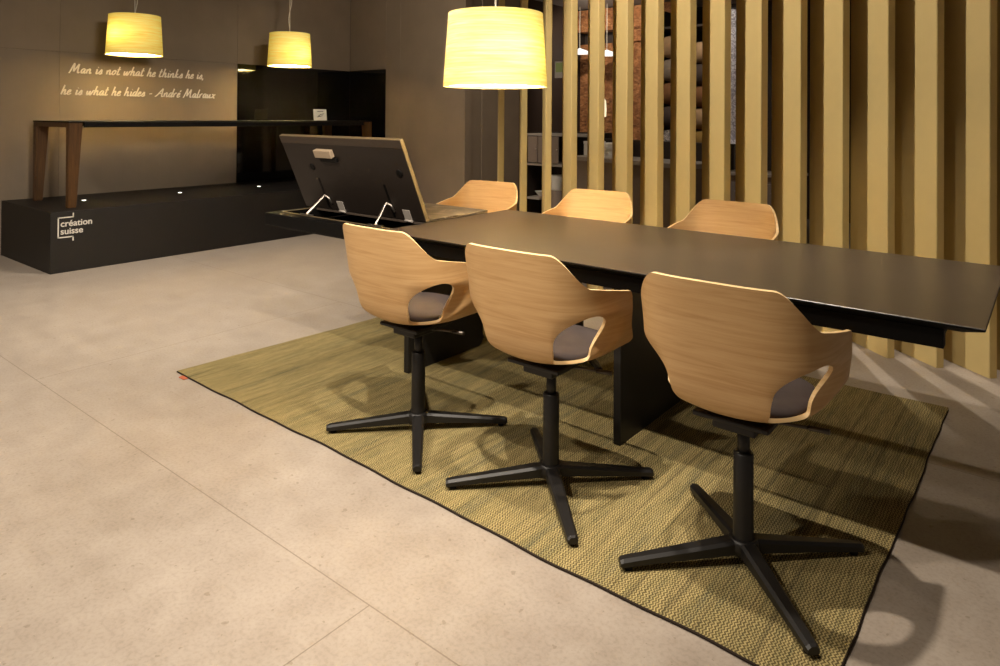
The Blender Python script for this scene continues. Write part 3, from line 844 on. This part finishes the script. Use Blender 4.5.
for ci, (xx, z0, seq) in enumerate(cols):
    step = .222 if ci == 0 else .205
    for k, mi in enumerate(seq):
        sz = step*.985
        o = pillow_mesh(.272, .36, sz).build('cushion', CUSH[mi])
        o.location = (-2.98+xx, 6.05+.19, z0+step*k+sz/2)
        tag(o, '%s cushion, %s in the %s stack of the cushion rack' % (words[mi], place[ci][k], ['shorter', 'taller'][ci]), 'cushion', 'cushions on the rack')
# printed cloth hanging beside it
cu = thing('hanging_cloth', 'white and grey printed cloth sample hanging behind the slats', 'cloth', (-2.33, 6.0, 1.04))
bb = bmesh.new(); rows = []
for j in range(9):
    rows.append([bb.verts.new((.30*i/30, .014*math.sin(i*.9)*(1+.3*(8-j)/8), 1.18*j/8)) for i in range(31)])
for a, b_ in zip(rows, rows[1:]):
    for i in range(30): bb.faces.new((a[i], a[i+1], b_[i+1], b_[i])).smooth = True
bmesh.ops.solidify(bb, geom=bb.faces[:], thickness=.003)
MB().add(bb).build('cloth', M['curtainm'], cu)
MB().tube([(-.02, 0, 1.185), (.32, 0, 1.185)], .009, 10).build('rod', M['black'], cu)
MB().tube([(-.02, 0, 1.185), (-.02, 0, CEIL-1.041)], .004, 6).build('hanger', M['metal'], cu)
MB().tube([(.32, 0, 1.185), (.32, 0, CEIL-1.041)], .004, 6).build('hanger', M['metal'], cu)
lowc = thing('low_cabinet', 'low taupe cabinet standing below the hanging printed cloth', 'cabinet', (-2.33, 6.05, 0))
MB().box(0, .62, .02, .42, .03, .76, .003).build('body', M['taupe'], lowc)
for x in (.003, .313): 
    dd = MB().box(x, x+.302, .002, .0195, .05, .70, .002).build('door', M['taupe'], lowc)
    MB().box(x+.13, x+.17, -.010, .0015, .62, .632, .002).build('handle', M['metal'], dd)
MB().box(-.01, .63, -.005, .43, .7605, .785, .002).build('cabinet_top', M['greyshelf'], lowc)
# picture
MB().box(-.075, .075, 0, .02, -.10, .10, .003).build('frame', M['greyshelf'], pc)
MB().box(-.058, .058, -.003, -.0005, -.03, .082, .0005).build('print', M['pictureg'], pc)
# saucer lamps over the far counter
def saucer(x, y, z, lab):
    r = thing('saucer_pendant', lab, 'pendant lamp', (x, y, z), 0, 'white saucer pendants')
    MB().lathe([(.165, 0), (.16, .012), (.09, .045), (.03, .065), (.012, .075)], 40).build('lamp_shade', M['saucer'], r)
    MB().tube([(0, 0, .07), (0, 0, CEIL-z-.001)], .004, 6).build('cable', M['cable'], r)
saucer(-5.16, 8.2, 2.145, 'flat white saucer lamp in the next room, closest to the pier')
saucer(-4.73, 8.2, 2.10, 'flat white saucer lamp in the next room, farther from the pier')
gb = thing('glass_pendant', 'slim glowing pendant tube before the stone wall behind the slats', 'pendant lamp', (-4.325, 7.4, 1.262))
MB().lathe([(.02, 0), (.045, .01), (.05, .10), (.042, .20), (.02, .24)], 24).build('lamp_shade', M['diffuser'], gb)
MB().tube([(0, 0, .235), (0, 0, CEIL-1.263)], .003, 6).build('cable', M['cable'], gb)

# ------------------------------------------------------------------ light
def spot(name, loc, target, power, angle, blend=.6, size=.03, col=(1, .84, .64)):
    d = bpy.data.lights.new(name, 'SPOT'); d.energy = power; d.spot_size = math.radians(angle); d.spot_blend = blend
    d.shadow_soft_size = size; d.color = col
    o = bpy.data.objects.new(name, d); C.objects.link(o); o.location = loc
    o.rotation_euler = (Vector(target)-Vector(loc)).to_track_quat('-Z', 'Y').to_euler()
    return o
for i, L in enumerate(LAMPS):
    bulb(L, [(.155, -.05, .155), (.048, -.141, .18), (.15, .007, .13)][i], [420, 350, 370][i], 'bulb_light')
ZL = 2.72
W = (1, .88, .73)
spot('track_spot', (-1.12, 1.10, ZL), (-2.3, 1.95, .3), 260, 78, col=W)
spot('track_spot', (-1.0, 1.55, ZL), (-.97, 2.15, .3), 195, 78, col=W)
spot('track_spot', (-2.9, 2.2, ZL), (-1.4, 4.2, 1.1), 270, 86, .6, .03, col=W)
spot('track_spot', (-3.2, .3, ZL), (-3.4, .9, 0), 230, 115, size=.06, col=W)
spot('track_spot', (-1.6, -.3, ZL), (-1.9, .7, 0), 190, 105, size=.06, col=W)
spot('track_spot', (-4.6, 2.9, ZL), (-4.9, 3.4, 0), 210, 105, size=.06, col=W)
spot('track_spot', (-5.4, .6, ZL), (-5.4, 1.2, 0), 150, 105, size=.06, col=W)
spot('added_wall_fill', (-4.7, 3.9, ZL), (-6.1, 5.9, 1.5), 85, 125, .9, .05, col=W)  # added fill that brightens the end wall, no known fixture
for (x, y) in ((-6.808, 2.521), (-6.792, 3.388), (-6.756, 4.241)):
    spot('podium_uplight', (x, y, POD_H+.012), (x-.1, y, POD_H+1), 3, 160, 1, .02, col=(1, .84, .62))
spot('added_wall_fill', (1.5, 1.0, ZL), (-7.33, 3.0, 1.05), 1400, 34, 1, .55, col=(1, .91, .77))  # added distant fill, evens out the side wall beneath the tall table
spot('showroom_spot', (-3.5, 5.1, ZL), (-5.3, 6.5, 1.3), 60, 60, 1, .05, col=W)  # added fill to lift the dark wall return
spot('showroom_spot', (-4.6, 7.2, ZL), (-4.8, 8.5, 1.8), 90, 110, col=W)
spot('showroom_spot', (-2.9, 4.95, ZL), (-3.0, 5.9, 1.0), 45, 110, col=W)
spot('showroom_spot', (-2.1, 5.2, ZL), (-2.2, 6.0, 1.6), 40, 60, col=W)
spot('showroom_spot', (-1.65, 5.6, ZL), (-.5, 4.15, 0), 190, 25, .6, .02, col=W)
spot('track_spot', (-.75, 3.35, ZL), (-.7, 3.42, 0), 50, 70, .7, .04, col=W)  # added soft fill over the floor between table and slats
wd = bpy.data.worlds.new('room_ambient'); sc.world = wd; wd.use_nodes = True
bg = wd.node_tree.nodes['Background']; bg.inputs[0].default_value = (1, .82, .62, 1); bg.inputs[1].default_value = .16

# ------------------------------------------------------------------ camera
f_, cy_, h_ = 692., 110.8, 1.27
yaw, pit, rol = math.radians(38.73), .0075, .0068
F = Vector((-math.sin(yaw)*math.cos(pit), math.cos(yaw)*math.cos(pit), math.sin(pit)))
R0 = Vector((math.cos(yaw), math.sin(yaw), 0)); U0 = R0.cross(F)
Rv = R0*math.cos(rol)+U0*math.sin(rol); Uv = -R0*math.sin(rol)+U0*math.cos(rol)
cam = bpy.data.cameras.new('camera'); co = bpy.data.objects.new('camera', cam); C.objects.link(co)
mt = Matrix((Rv, Uv, -F)).transposed().to_4x4(); mt.translation = (0, 0, h_)
co.matrix_world = mt
cam.sensor_width = 36; cam.sensor_fit = 'HORIZONTAL'; cam.lens = f_*36/1000; cam.shift_y = -(333-cy_)/1000; cam.clip_start = .02
sc.camera = co
vs_ = sc.view_settings
sc.display_settings.display_device = 'sRGB'
vs_.view_transform = 'Standard'; vs_.look = 'None'; vs_.gamma = 1; vs_.use_curve_mapping = False; vs_.exposure = 0
